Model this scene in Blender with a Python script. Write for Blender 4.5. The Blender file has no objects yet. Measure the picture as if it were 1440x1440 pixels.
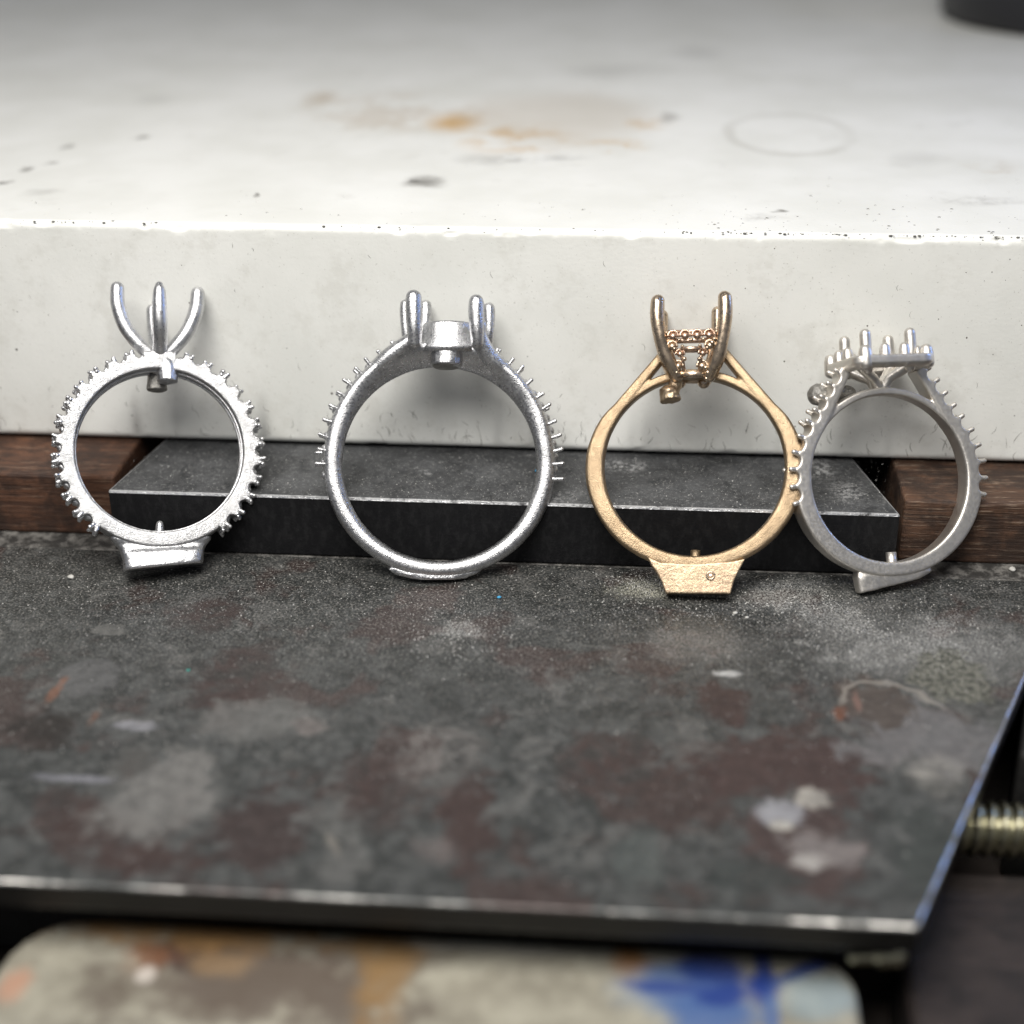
import bpy, bmesh, math, random
import numpy as np
from mathutils import Vector, Matrix, noise as mnoise

# ------------------------------------------------------------------ scene, camera, light (1 unit = 1 cm)
sc = bpy.context.scene
sc.unit_settings.system = 'METRIC'
sc.unit_settings.scale_length = 0.01
R = math.radians
FPX, PITCH, YAW, ROLL, HCAM = 2200.0, R(27.0), R(5.05), R(-0.53), 7.0
camd = bpy.data.cameras.new('camera')
camd.sensor_width = 36.0
camd.lens = 36.0 * FPX / 1440.0
camd.clip_start = 0.1
camd.clip_end = 500
cam = bpy.data.objects.new('camera', camd)
sc.collection.objects.link(cam)
CAMR = Matrix.Rotation(YAW, 3, 'Z') @ Matrix.Rotation(math.pi / 2 - PITCH, 3, 'X') @ Matrix.Rotation(ROLL, 3, 'Z')
CAMP = Vector((0, 0, HCAM))
cam.matrix_world = Matrix.Translation(CAMP) @ CAMR.to_4x4()
sc.camera = cam
camd.dof.use_dof = True
camd.dof.focus_distance = 14.15
camd.dof.aperture_fstop = (camd.lens * 1e-3) / 0.34

w = bpy.data.worlds.new('World'); sc.world = w; w.use_nodes = True
w.node_tree.nodes['Background'].inputs[0].default_value = (0.90, 0.93, 1.0, 1)
w.node_tree.nodes['Background'].inputs[1].default_value = 0.19

def area(name, loc, target, size, power, col, spread=180, shape='DISK', size_y=None):
    l = bpy.data.lights.new(name, 'AREA'); l.energy = power; l.color = col
    l.shape = shape; l.size = size
    if size_y: l.size_y = size_y
    l.spread = R(spread)
    o = bpy.data.objects.new(name, l); sc.collection.objects.link(o)
    o.location = loc
    o.rotation_euler = (Vector(target) - Vector(loc)).to_track_quat('-Z', 'Y').to_euler()
    return o
area('bench_lamp', (-3.0, 2.0, 20.0), (-0.3, 13.2, 0.5), 15.0, 4750, (1.0, 0.972, 0.925), 140)
area('blue_window', (17, 17, 9), (0, 12.5, 1), 3.0, 250, (0.20, 0.40, 1.0), 120)

sc.view_settings.view_transform = 'Standard'
sc.view_settings.look = 'None'
sc.view_settings.gamma = 1.0
sc.view_settings.use_curve_mapping = False
sc.view_settings.exposure = 0.0
sc.cycles.max_bounces = 6
sc.cycles.diffuse_bounces = 3
sc.cycles.glossy_bounces = 4
sc.cycles.use_denoising = True
sc.cycles.use_adaptive_sampling = True
sc.cycles.adaptive_threshold = 0.02

# ------------------------------------------------------------------ measuring helpers
def ray(px, py):
    return (CAMR @ Vector(((px - 720) / FPX, -(py - 720) / FPX, -1.0)))
def at_z(px, py, z):
    d = ray(px, py); t = (z - CAMP.z) / d.z
    return CAMP + d * t
def at_y(px, py, y):
    d = ray(px, py); t = (y - CAMP.y) / d.y
    return CAMP + d * t
K = 0.00645          # cm per photograph pixel at the rings
rnd = random.Random(11)

Y_BAR = at_z(700, 790, 0).y
Z_BAR = at_y(700, 708, Y_BAR).z
Y_ST = at_z(700, 636, Z_BAR).y
Z_ST = at_y(700, 322, Y_ST).z
Y_PF = at_z(650, 1272, 0).y

# ------------------------------------------------------------------ mesh helpers
class MB:
    def __init__(s): s.v = []; s.f = []
    def add(s, vs, fs):
        b = len(s.v); s.v.extend([tuple(map(float, p)) for p in vs]); s.f.extend([tuple(i + b for i in f) for f in fs]); return s
    def loft(s, rings, closed=False, cap=True):
        n = len(rings[0]); m = len(rings)
        vs = [p for r in rings for p in r]; fs = []
        for i in range(m if closed else m - 1):
            a, b = i * n, ((i + 1) % m) * n
            for j in range(n):
                k = (j + 1) % n
                fs.append((a + j, a + k, b + k, b + j))
        if not closed and cap:
            fs.append(tuple(range(n))[::-1]); fs.append(tuple(range((m - 1) * n, m * n)))
        return s.add(vs, fs)
    def tube(s, path, radii, seg=14, ra=None, flat=1.0, up=(0.13, 1, 0.07), r0=True, r1=True):
        P = [Vector(p) for p in path]; m = len(P)
        if not hasattr(radii, '__len__'): radii = [radii] * m
        T = [(P[min(i + 1, m - 1)] - P[max(i - 1, 0)]).normalized() for i in range(m)]
        st = [(P[i], T[i], radii[i]) for i in range(m)]
        pre = [(P[0] - T[0] * radii[0] * math.sin(a), T[0], radii[0] * math.cos(a)) for a in (1.45, 1.1, 0.75, 0.4)] if r0 else []
        post = [(P[-1] + T[-1] * radii[-1] * math.sin(a), T[-1], radii[-1] * math.cos(a)) for a in (0.4, 0.75, 1.1, 1.45)] if r1 else []
        rings = []
        u = Vector(up)
        for p, t, r in pre + st + post:
            n = (u - t * u.dot(t)).normalized(); b = t.cross(n)
            rings.append([p + n * (r * flat * math.cos(2 * math.pi * k / seg)) + b * (r * math.sin(2 * math.pi * k / seg)) for k in range(seg)])
        return s.loft(rings)
    def bar(s, path, win, wout, dep, n=5, seg=20, closed=False, up=(0, 1, 0), center=None, taper=0.0):
        P = [Vector(p) for p in path]; m = len(P); B = Vector(up)
        f = lambda a: a if hasattr(a, '__len__') else [a] * m
        win, wout, dep, taper = f(win), f(wout), f(dep), f(taper)
        rings = []
        for i in range(m):
            a = P[(i - 1) % m] if closed else P[max(i - 1, 0)]
            b = P[(i + 1) % m] if closed else P[min(i + 1, m - 1)]
            N = (b - a).normalized().cross(B).normalized()
            if center is not None and N.dot(P[i] - Vector(center)) < 0: N = -N
            rg = []
            for k in range(seg):
                q = 2 * math.pi * (k + 0.5) / seg; c, z = math.cos(q), math.sin(q); e = 2.0 / n
                cx = math.copysign(abs(c) ** e, c); cz = math.copysign(abs(z) ** e, z)
                rg.append(P[i] + N * (cx * (wout[i] if cx > 0 else win[i])) + B * (cz * dep[i] * (1 + taper[i] * cx)))
            rings.append(rg)
        return s.loft(rings, closed)
    def sphere(s, c, r, seg=10, sc_=(1, 1, 1)):
        c = Vector(c); rings = []
        for i in range(1, seg // 2 + 1):
            t = math.pi * (i - 0.5) / (seg // 2)
            rings.append([c + Vector((r * sc_[0] * math.sin(t) * math.cos(2 * math.pi * k / seg), r * sc_[1] * math.sin(t) * math.sin(2 * math.pi * k / seg), r * sc_[2] * math.cos(t))) for k in range(seg)])
        return s.loft(rings)
    def torus(s, c, Rr, r, axis='Y', seg=18, ts=8):
        rings = []
        for i in range(seg):
            a = 2 * math.pi * i / seg; rg = []
            for k in range(ts):
                b = 2 * math.pi * k / ts; rr = Rr + r * math.cos(b); h = r * math.sin(b)
                q = (rr * math.cos(a), h, rr * math.sin(a)) if axis == 'Y' else (rr * math.cos(a), rr * math.sin(a), h)
                rg.append(Vector(c) + Vector(q))
            rings.append(rg)
        return s.loft(rings, closed=True)
    def prism(s, poly, y0, y1):
        n = len(poly)
        return s.loft([[(x, y0, z) for x, z in poly], [(x, y1, z) for x, z in poly]])
    def mesh(s, name):
        me = bpy.data.meshes.new(name); me.from_pydata(s.v, [], s.f); me.update()
        bm = bmesh.new(); bm.from_mesh(me); bmesh.ops.recalc_face_normals(bm, faces=bm.faces); bm.to_mesh(me); bm.free()
        return me

def cr(pts, n):
    """Catmull-Rom through rows of numbers, n samples per span."""
    A = np.array(pts, float); out = []
    m = len(A)
    for i in range(m - 1):
        p0, p1, p2, p3 = A[max(i - 1, 0)], A[i], A[i + 1], A[min(i + 2, m - 1)]
        for k in range(n):
            t = k / n
            out.append(0.5 * (2 * p1 + (p2 - p0) * t + (2 * p0 - 5 * p1 + 4 * p2 - p3) * t * t + (3 * p1 - p0 - 3 * p2 + p3) * t ** 3))
    out.append(A[-1])
    return np.array(out)

def interp(x, xs, ys): return float(np.interp(x, xs, ys))

def fuse(me, voxel):
    o = bpy.data.objects.new('temporary', me); sc.collection.objects.link(o)
    md = o.modifiers.new('r', 'REMESH'); md.mode = 'VOXEL'; md.voxel_size = voxel; md.use_smooth_shade = True
    sm = o.modifiers.new('s', 'SMOOTH'); sm.factor = 0.5; sm.iterations = 4
    dg = bpy.context.evaluated_depsgraph_get()
    m2 = bpy.data.meshes.new_from_object(o.evaluated_get(dg))
    bpy.data.objects.remove(o)
    return m2

def roughen(me, amp, scale, seed=0.0, amp2=0.0, scale2=10.0):
    me.update()
    nr = [v.normal.copy() for v in me.vertices]
    off = Vector((seed, seed * 1.7, -seed))
    for v, n in zip(me.vertices, nr):
        d = amp * mnoise.noise(v.co * scale + off)
        if amp2: d += amp2 * mnoise.noise(v.co * scale2 - off)
        v.co += n * d

def link(name, me, mat, parent=None, smooth=True):
    if smooth:
        me.polygons.foreach_set('use_smooth', [True] * len(me.polygons))
    if mat and not me.materials: me.materials.append(mat)
    o = bpy.data.objects.new(name, me); sc.collection.objects.link(o)
    if parent: o.parent = parent
    return o

def obj(name, mb, mat, parent=None, smooth=True, voxel=None, rough=None):
    me = mb.mesh(name)
    if voxel: me = fuse(me, voxel); me.name = name
    if rough: roughen(me, *rough)
    return link(name, me, mat, parent, smooth)

def tag(o, label=None, cat=None, group=None, kind=None):
    if label: o['label'] = label
    if cat: o['category'] = cat
    if group: o['group'] = group
    if kind: o['kind'] = kind
    return o

def solid(name, poly, z0, z1, mat, bevel=0.02, seg=2, parent=None):
    """A slab with outline poly (world x, y), bevelled edges."""
    bm = bmesh.new()
    lo = [bm.verts.new((x, y, z0)) for x, y in poly]; hi = [bm.verts.new((x, y, z1)) for x, y in poly]
    n = len(poly)
    bm.faces.new(lo[::-1]); bm.faces.new(hi)
    for i in range(n): bm.faces.new((lo[i], lo[(i + 1) % n], hi[(i + 1) % n], hi[i]))
    bmesh.ops.recalc_face_normals(bm, faces=bm.faces)
    if bevel: bmesh.ops.bevel(bm, geom=bm.edges[:], offset=bevel, segments=seg, profile=0.5, affect='EDGES')
    me = bpy.data.meshes.new(name); bm.to_mesh(me); bm.free()
    return link(name, me, mat, parent, smooth=False)

# ------------------------------------------------------------------ material helpers
class NT:
    def __init__(s, name):
        s.m = bpy.data.materials.new(name); s.m.use_nodes = True
        s.t = s.m.node_tree; s.b = s.t.nodes['Principled BSDF']
        s.co = s.t.nodes.new('ShaderNodeTexCoord').outputs['Object']
    def n(s, typ, **kw):
        nd = s.t.nodes.new('ShaderNode' + typ)
        for k, v in kw.items(): setattr(nd, k, v)
        return nd
    def set(s, sock, v):
        if isinstance(v, bpy.types.NodeSocket): s.t.links.new(v, sock)
        else:
            try: sock.default_value = v
            except Exception: sock.default_value = (*v, 1)
    def noise(s, scale, detail=4, rough=0.55, vec=None, dist=0.0):
        nd = s.n('TexNoise'); s.set(nd.inputs['Vector'], vec or s.co)
        nd.inputs['Scale'].default_value = scale; nd.inputs['Detail'].default_value = detail
        nd.inputs['Roughness'].default_value = rough; nd.inputs['Distortion'].default_value = dist
        return nd.outputs['Fac']
    def noisec(s, scale, detail=3):
        nd = s.n('TexNoise'); s.set(nd.inputs['Vector'], s.co); nd.inputs['Scale'].default_value = scale; nd.inputs['Detail'].default_value = detail
        return nd.outputs['Color']
    def voro(s, scale, vec=None, feature='F1', out='Distance'):
        nd = s.n('TexVoronoi', feature=feature); s.set(nd.inputs['Vector'], vec or s.co); nd.inputs['Scale'].default_value = scale
        return nd.outputs[out]
    def step(s, x, a, b, lo=0.0, hi=1.0):
        nd = s.n('MapRange', interpolation_type='SMOOTHSTEP'); s.set(nd.inputs['Value'], x)
        nd.inputs['From Min'].default_value = a; nd.inputs['From Max'].default_value = b
        nd.inputs['To Min'].default_value = lo; nd.inputs['To Max'].default_value = hi
        return nd.outputs['Result']
    def math(s, op, a, b=0.0):
        nd = s.n('Math', operation=op); s.set(nd.inputs[0], a); s.set(nd.inputs[1], b); return nd.outputs[0]
    def vmath(s, op, a, b):
        nd = s.n('VectorMath', operation=op); s.set(nd.inputs[0], a); s.set(nd.inputs[1], b); return nd
    def mix(s, f, a, b, mode='MIX'):
        nd = s.n('Mix', data_type='RGBA', blend_type=mode); s.set(nd.inputs['Factor'], f)
        ins = [i for i in nd.inputs if i.type == 'RGBA']; s.set(ins[0], a); s.set(ins[1], b)
        return [o for o in nd.outputs if o.type == 'RGBA'][0]
    def warp(s, amt, scale, detail=3):
        c = s.vmath('SUBTRACT', s.noisec(scale, detail), (0.5, 0.5, 0.5)).outputs[0]
        nd = s.n('VectorMath', operation='SCALE'); s.set(nd.inputs[0], c); nd.inputs['Scale'].default_value = amt
        return s.vmath('ADD', s.co, nd.outputs[0]).outputs[0]
    def mapv(s, vec, loc=(0, 0, 0), rot=(0, 0, 0), scale=(1, 1, 1), typ='TEXTURE'):
        nd = s.n('Mapping', vector_type=typ); s.set(nd.inputs['Vector'], vec)
        nd.inputs['Location'].default_value = loc; nd.inputs['Rotation'].default_value = rot; nd.inputs['Scale'].default_value = scale
        return nd.outputs[0]
    def dist(s, vec, loc, rx, ry, rot=0.0):
        q = s.mapv(vec, loc, (0, 0, rot), (rx, ry, 1e5))
        return s.vmath('LENGTH', q, (0, 0, 0)).outputs['Value']
    def blob(s, vec, loc, rx, ry, rot=0.0, soft=0.6, k=1.0):
        return s.step(s.dist(vec, loc, rx, ry, rot), 1.0, 1.0 - soft, 0.0, k)
    def bump(s, h, strength, distance=0.01, normal=None):
        nd = s.n('Bump'); nd.inputs['Strength'].default_value = strength; nd.inputs['Distance'].default_value = distance
        s.set(nd.inputs['Height'], h)
        if normal is not None: s.set(nd.inputs['Normal'], normal)
        return nd.outputs[0]
    def out(s, base=None, rough=None, metal=None, normal=None, spec=None):
        for k, v in (('Base Color', base), ('Roughness', rough), ('Metallic', metal), ('Normal', normal), ('Specular IOR Level', spec)):
            if v is not None: s.set(s.b.inputs[k], v)
        return s.m

def cast_metal(name, col, r0, r1, grain, gscale, col2=None, patch=8.0, pit=0.65):
    t = NT(name)
    g = t.noise(gscale, 5, 0.65); g2 = t.noise(gscale * 0.3, 3, 0.5)
    base = t.mix(t.step(t.noise(patch, 5, 0.6), 0.38, 0.66), col, col2 or tuple(c * 0.8 for c in col))
    base = t.mix(t.step(g2, 0.36, 0.26), base, tuple(c * pit for c in col))
    rough = t.step(t.noise(gscale * 0.5, 3), 0.3, 0.7, r0, r1)
    return t.out(base, rough, 1.0, t.bump(t.math('ADD', g, t.math('MULTIPLY', g2, 0.2)), grain, 0.02))

M_silver = cast_metal('cast_silver', (0.74, 0.74, 0.75), 0.26, 0.42, 0.22, 75)
M_band = cast_metal('cast_silver_band', (0.56, 0.56, 0.565), 0.30, 0.46, 0.42, 80, (0.43, 0.43, 0.435), 10)
M_silver2 = cast_metal('cast_silver_grainy', (0.66, 0.66, 0.67), 0.22, 0.40, 0.28, 85)
M_gold = cast_metal('cast_gold', (0.44, 0.330, 0.212), 0.33, 0.46, 0.32, 95, (0.33, 0.243, 0.155), 6, 0.7)
M_goldhead = cast_metal('cast_gold_bright', (0.60, 0.48, 0.36), 0.22, 0.38, 0.08, 40, (0.50, 0.40, 0.30), 9, 0.9)
M_pink = cast_metal('cast_rose_gold', (0.62, 0.45, 0.34), 0.24, 0.40, 0.10, 50, (0.52, 0.38, 0.29), 14, 0.9)
M_goldpale = cast_metal('cast_gold_filed', (0.54, 0.425, 0.29), 0.36, 0.50, 0.26, 60, (0.45, 0.335, 0.235), 7)
M_white = cast_metal('cast_white_gold', (0.74, 0.705, 0.655), 0.38, 0.50, 0.10, 110, (0.68, 0.65, 0.61), 5, 0.92)
M_cut = cast_metal('cut_sprue_face', (0.34, 0.33, 0.31), 0.35, 0.55, 0.7, 40)

# ------------------------------------------------------------------ the setting
def px_ell(px, py, wx, wy, z):
    """World centre and half-sizes on a level surface for a mark seen at px, py."""
    c = at_z(px, py, z); a = at_z(px - wx, py, z); b = at_z(px + wx, py, z)
    d = at_z(px, py - wy, z); e = at_z(px, py + wy, z)
    return (c.x, c.y, 0), (b - a).length / 2, (d - e).length / 2

# bench under everything
t = NT('dark_bench')
bcol = t.mix(t.step(t.noise(0.9, 6), 0.35, 0.7), (0.012, 0.010, 0.009), (0.045, 0.034, 0.028))
t.out(bcol, 0.7, 0.0, t.bump(t.noise(6, 5), 0.3, 0.05))
bench = solid('bench_top', [(-40, -14), (40, -14), (40, 60), (-40, 60)], -3.6, -1.55, t.m, 0)
tag(bench, kind='structure')

# steel bench plate -------------------------------------------------
t = NT('old_steel_plate')
wv = t.warp(0.45, 2.2, 2); wv2 = wv
CO = t.co
n1 = t.noise(0.85, 4, 0.66, wv); n2 = t.noise(1.7, 4, 0.68, t.mapv(wv, (3, 5, 0))); n3 = t.noise(5.0, 4, 0.72, t.mapv(wv2, (9, 1, 0)))
fine = t.noise(46, 2, 0.6); mid = t.noise(14, 3, 0.72)
col = t.mix(t.step(n3, 0.38, 0.64), (0.034, 0.037, 0.036), (0.080, 0.083, 0.082))
MAROON = (0.055, 0.037, 0.034); PALE = (0.175, 0.170, 0.162); WHITE = (0.44, 0.435, 0.42)
col = t.mix(t.math('MULTIPLY', t.step(n1, 0.52, 0.60), 0.85), col, MAROON)
col = t.mix(t.math('MULTIPLY', t.step(n2, 0.56, 0.63), 0.55), col, (0.135, 0.133, 0.128))
col = t.mix(t.math('MULTIPLY', t.step(mid, 0.55, 0.66), 0.35), col, (0.17, 0.165, 0.155))
sp = t.n('SeparateXYZ'); t.t.links.new(t.co, sp.inputs[0])
dusty = t.step(sp.outputs['Y'], Y_PF + 1.0, Y_BAR - 0.6, 0.12, 1.0)          # filings gather at the back of the plate
col = t.mix(t.math('MULTIPLY', t.math('MULTIPLY', t.step(fine, 0.53, 0.64), 0.62), dusty), col, (0.27, 0.255, 0.235))
col = t.mix(t.math('MULTIPLY', t.math('MULTIPLY', t.step(fine, 0.47, 0.38), 0.75), dusty), col, (0.018, 0.017, 0.016))
spk = t.step(t.noise(55, 2, 0.7), 0.45, 0.58); softg = t.step(n3, 0.40, 0.58, 0.3, 1.0)
fray = t.math('ADD', t.math('MULTIPLY', t.math('SUBTRACT', n2, 0.5), 2.6), t.math('MULTIPLY', t.math('SUBTRACT', n3, 0.5), 1.9))
def pm(px, py, wx, wy, colr, k=1.0, soft=0.6, rot=0.0, vec=None, gate=None):
    global col
    c, rx, ry = px_ell(px, py, wx, wy, 0)
    d_ = t.math('ADD', t.dist(CO, c, rx, ry, rot), fray)
    f = t.step(d_, 1.15, 1.15 - max(soft, 0.35), 0.0, k)
    if gate is not None: f = t.math('MULTIPLY', f, gate)
    col = t.mix(f, col, colr)
pm(1300, 915, 175, 50, WHITE, 0.8, 0.9, 0, wv, spk)
pm(1170, 870, 80, 45, WHITE, 0.75, 0.9, 0, wv, spk)
pm(1095, 840, 60, 24, WHITE, 0.85, 0.9, 0, wv2, spk)
pm(915, 828, 70, 20, (0.46, 0.45, 0.37), 0.9, 0.9, 0, wv2, spk)
pm(640, 885, 40, 16, WHITE, 0.75, 0.9, 0, wv2, spk)
pm(990, 905, 90, 28, (0.30, 0.29, 0.28), 0.6, 0.9, 0, wv, spk)
pm(1022, 947, 22, 6, (0.46, 0.46, 0.45), 0.9, 0.7)
pm(1015, 985, 36, 34, MAROON, 0.95, 0.7)
pm(870, 1075, 95, 45, MAROON, 0.95, 0.5, 0, wv, softg)
pm(1110, 1080, 130, 50, (0.062, 0.041, 0.038), 0.95, 0.45, 0, wv)
pm(1130, 1190, 95, 75, (0.066, 0.046, 0.043), 0.95, 0.35, 0, wv)
pm(330, 960, 75, 55, MAROON, 0.9, 0.6, 0, wv, softg)
pm(290, 860, 60, 30, MAROON, 0.85, 0.6, 0, wv, softg)
pm(90, 1150, 60, 40, MAROON, 0.95, 0.5, 0, wv, softg)
pm(200, 1205, 95, 26, MAROON, 0.95, 0.5, 0, wv)
pm(370, 1165, 70, 60, (0.050, 0.036, 0.034), 0.9, 0.5, 0, wv)
pm(520, 1110, 75, 60, MAROON, 0.9, 0.5, 0, wv, softg)
pm(660, 1145, 40, 60, MAROON, 0.95, 0.4, 0, wv)
pm(60, 1020, 60, 26, (0.026, 0.022, 0.020), 0.9, 0.7, 0, wv)
pm(225, 1115, 84, 68, PALE, 0.85, 0.6, 0, wv)
pm(190, 1072, 28, 24, (0.075, 0.072, 0.068), 0.8, 0.5)
pm(370, 1010, 95, 30, (0.15, 0.148, 0.142), 0.7, 0.5, 0, wv)
pm(430, 1020, 30, 16, (0.16, 0.135, 0.128), 0.5, 0.9)
pm(620, 1060, 70, 46, (0.17, 0.158, 0.15), 0.75, 0.5, 0, wv, softg)
pm(610, 1195, 40, 24, (0.15, 0.13, 0.125), 0.6, 0.8)
pm(470, 1190, 8, 34, (0.20, 0.185, 0.165), 0.8, 0.6, 0.5)
pm(190, 1020, 42, 10, (0.27, 0.27, 0.29), 0.85, 0.6)
pm(120, 1095, 62, 6, (0.22, 0.22, 0.245), 0.75, 0.7)
pm(115, 955, 36, 22, (0.105, 0.105, 0.105), 0.95, 0.25)
pm(75, 974, 11, 17, (0.20, 0.095, 0.06), 0.75, 0.7)
pm(133, 1008, 10, 16, (0.17, 0.085, 0.055), 0.7, 0.8)
pm(150, 885, 22, 7, (0.15, 0.148, 0.14), 0.85, 0.4)
pm(1290, 1030, 95, 60, (0.150, 0.146, 0.148), 0.85, 0.5, 0, wv)
pm(1232, 985, 50, 32, (0.085, 0.070, 0.062), 0.95, 0.25)
pm(1205, 985, 6, 15, (0.20, 0.12, 0.10), 0.7, 0.8)
pm(1180, 1005, 12, 15, (0.18, 0.075, 0.045), 0.8, 0.7)
pm(1310, 1085, 50, 30, (0.29, 0.275, 0.25), 0.9, 0.7, 0, wv, softg)
pm(1098, 1140, 38, 20, (0.31, 0.31, 0.33), 0.9, 0.5)
pm(1140, 1122, 26, 16, (0.33, 0.31, 0.28), 0.95, 0.4)
pm(1165, 1195, 58, 30, (0.19, 0.17, 0.165), 0.9, 0.5, 0, wv)
pm(1135, 1212, 34, 14, (0.38, 0.36, 0.34), 0.9, 0.7)
pm(1100, 1161, 16, 8, (0.42, 0.40, 0.36), 0.9, 0.7)
pm(895, 1205, 45, 50, (0.10, 0.112, 0.108), 0.55, 0.8)
pm(1060, 1230, 70, 30, (0.045, 0.052, 0.050), 0.8, 0.7)
pm(1300, 1200, 60, 60, (0.050, 0.056, 0.053), 0.8, 0.7)
vary = t.mix(t.step(t.noise(7.5, 4, 0.75), 0.36, 0.64), (0.62, 0.62, 0.62), (1.32, 1.32, 1.30))
col = t.mix(0.5, col, vary, 'MULTIPLY')
c, rx, ry = px_ell(1330, 953, 58, 38, 0)                                      # crusty flux patch
crk = t.noise(20, 3, 0.7)
col = t.mix(t.step(t.math('ADD', t.dist(CO, c, rx, ry), fray), 1.15, 0.8, 0.0, 0.9), col, t.mix(t.step(crk, 0.42, 0.58), (0.045, 0.047, 0.038), (0.19, 0.187, 0.155)))
ringd = t.dist(wv2, *px_ell(1250, 1005, 72, 52, 0))
arcy = t.step(sp.outputs['Y'], at_z(1250, 1000, 0).y, at_z(1250, 985, 0).y)
col = t.mix(t.math('MULTIPLY', t.math('MULTIPLY', t.step(t.math('ABSOLUTE', t.math('SUBTRACT', ringd, 1.0)), 0.08, 0.02), arcy), 0.5), col, (0.36, 0.33, 0.29))
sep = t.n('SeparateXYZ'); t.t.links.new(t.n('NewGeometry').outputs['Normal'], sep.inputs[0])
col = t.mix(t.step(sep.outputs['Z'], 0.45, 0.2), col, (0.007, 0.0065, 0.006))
wornx = t.math('MAXIMUM', t.step(sp.outputs['X'], at_z(1080, 1290, 0).x, at_z(1150, 1290, 0).x), t.step(sp.outputs['X'], at_z(130, 1245, 0).x, at_z(40, 1240, 0).x))
wornm = t.math('MAXIMUM', t.math('MULTIPLY', wornx, t.step(t.noise(5, 3, 0.75), 0.38, 0.56, 0.25, 1.0)), t.step(t.noise(2.2, 3, 0.7), 0.50, 0.66, 0.0, 0.4))
worn = t.math('MULTIPLY', t.step(t.math('ABSOLUTE', t.math('SUBTRACT', sep.outputs['Z'], 0.60)), 0.38, 0.25), wornm)
col = t.mix(worn, col, (0.62, 0.60, 0.57))
rough = t.mix(worn, t.step(mid, 0.4, 0.6, 0.30, 0.48), (0.34,) * 3)
hgt = t.math('ADD', t.math('MULTIPLY', t.math('MULTIPLY', fine, dusty), 0.7), t.math('MULTIPLY', mid, 0.7))
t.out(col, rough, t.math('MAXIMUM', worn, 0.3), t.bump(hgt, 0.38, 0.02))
pR0 = at_z(1291, 1300, 0); pR1 = at_z(1440, 957, 0)
dirr = (pR1 - pR0); ext = pR0 + dirr * ((Y_BAR - 0.01 - pR0.y) / dirr.y)
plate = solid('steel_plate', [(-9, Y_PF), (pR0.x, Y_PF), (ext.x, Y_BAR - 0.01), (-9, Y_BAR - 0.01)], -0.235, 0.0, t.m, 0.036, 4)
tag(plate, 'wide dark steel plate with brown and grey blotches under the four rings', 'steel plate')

# support under the plate, strip behind it
t = NT('dusty_dark_steel')
c = t.mix(t.step(t.noise(7, 7, 0.7), 0.42, 0.66), (0.035, 0.033, 0.031), (0.22, 0.21, 0.195))
t.out(c, 0.6, 0.2, t.bump(t.noise(30, 5, 0.7), 0.5, 0.02))
strip = solid('steel_strip', [(-9, Y_BAR + 0.012), (9, Y_BAR + 0.012), (9, 20), (-9, 20)], -0.31, -0.02, t.m, 0.015)
tag(strip, 'narrow dusty dark steel strip behind the wide plate', 'steel strip')

# dark steel bar ----------------------------------------------------
t = NT('black_steel_bar')
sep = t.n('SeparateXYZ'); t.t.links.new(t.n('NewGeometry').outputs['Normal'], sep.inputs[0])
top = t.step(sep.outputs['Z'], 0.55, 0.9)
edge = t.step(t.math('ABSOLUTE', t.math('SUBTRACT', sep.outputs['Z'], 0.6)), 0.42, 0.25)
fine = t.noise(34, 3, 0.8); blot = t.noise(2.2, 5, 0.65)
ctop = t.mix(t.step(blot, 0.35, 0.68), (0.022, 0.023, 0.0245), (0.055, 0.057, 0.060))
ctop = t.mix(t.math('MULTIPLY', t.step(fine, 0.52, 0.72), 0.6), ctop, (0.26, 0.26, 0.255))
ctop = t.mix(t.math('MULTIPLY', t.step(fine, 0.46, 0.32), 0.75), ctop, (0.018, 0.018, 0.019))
wd = t.warp(0.2, 5, 5); spk = t.step(t.noise(24, 6, 0.75), 0.47, 0.60)
for (px, py, a, b_, k) in ((880, 655, 50, 12, 0.8), (1150, 660, 40, 20, 0.9), (1190, 690, 40, 22, 0.7), (780, 700, 60, 15, 0.3), (600, 665, 14, 6, 0.8)):
    cc, rx, ry = px_ell(px, py, a, b_, Z_BAR)
    ctop = t.mix(t.math('MULTIPLY', t.blob(wd, cc, rx, ry, 0, 0.9, k), spk), ctop, (0.46, 0.46, 0.46))
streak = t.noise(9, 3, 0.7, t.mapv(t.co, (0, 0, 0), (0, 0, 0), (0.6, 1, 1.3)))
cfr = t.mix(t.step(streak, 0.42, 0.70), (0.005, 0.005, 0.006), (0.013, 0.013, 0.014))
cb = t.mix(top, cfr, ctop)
worn = t.math('MULTIPLY', edge, t.step(t.noise(7, 6, 0.7), 0.32, 0.55))
cb = t.mix(worn, cb, (0.75, 0.75, 0.76))
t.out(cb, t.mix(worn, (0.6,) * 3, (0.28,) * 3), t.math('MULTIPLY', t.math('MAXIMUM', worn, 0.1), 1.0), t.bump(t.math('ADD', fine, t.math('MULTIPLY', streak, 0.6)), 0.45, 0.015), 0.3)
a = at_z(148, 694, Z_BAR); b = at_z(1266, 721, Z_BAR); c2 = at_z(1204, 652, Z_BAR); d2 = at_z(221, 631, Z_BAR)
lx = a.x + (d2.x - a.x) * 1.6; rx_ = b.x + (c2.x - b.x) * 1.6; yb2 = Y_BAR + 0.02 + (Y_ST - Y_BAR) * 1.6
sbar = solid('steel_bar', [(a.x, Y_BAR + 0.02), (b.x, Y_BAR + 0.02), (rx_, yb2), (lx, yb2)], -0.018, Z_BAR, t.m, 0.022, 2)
tag(sbar, 'black rectangular steel bar with bright worn edge under the white block', 'steel bar')

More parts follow.
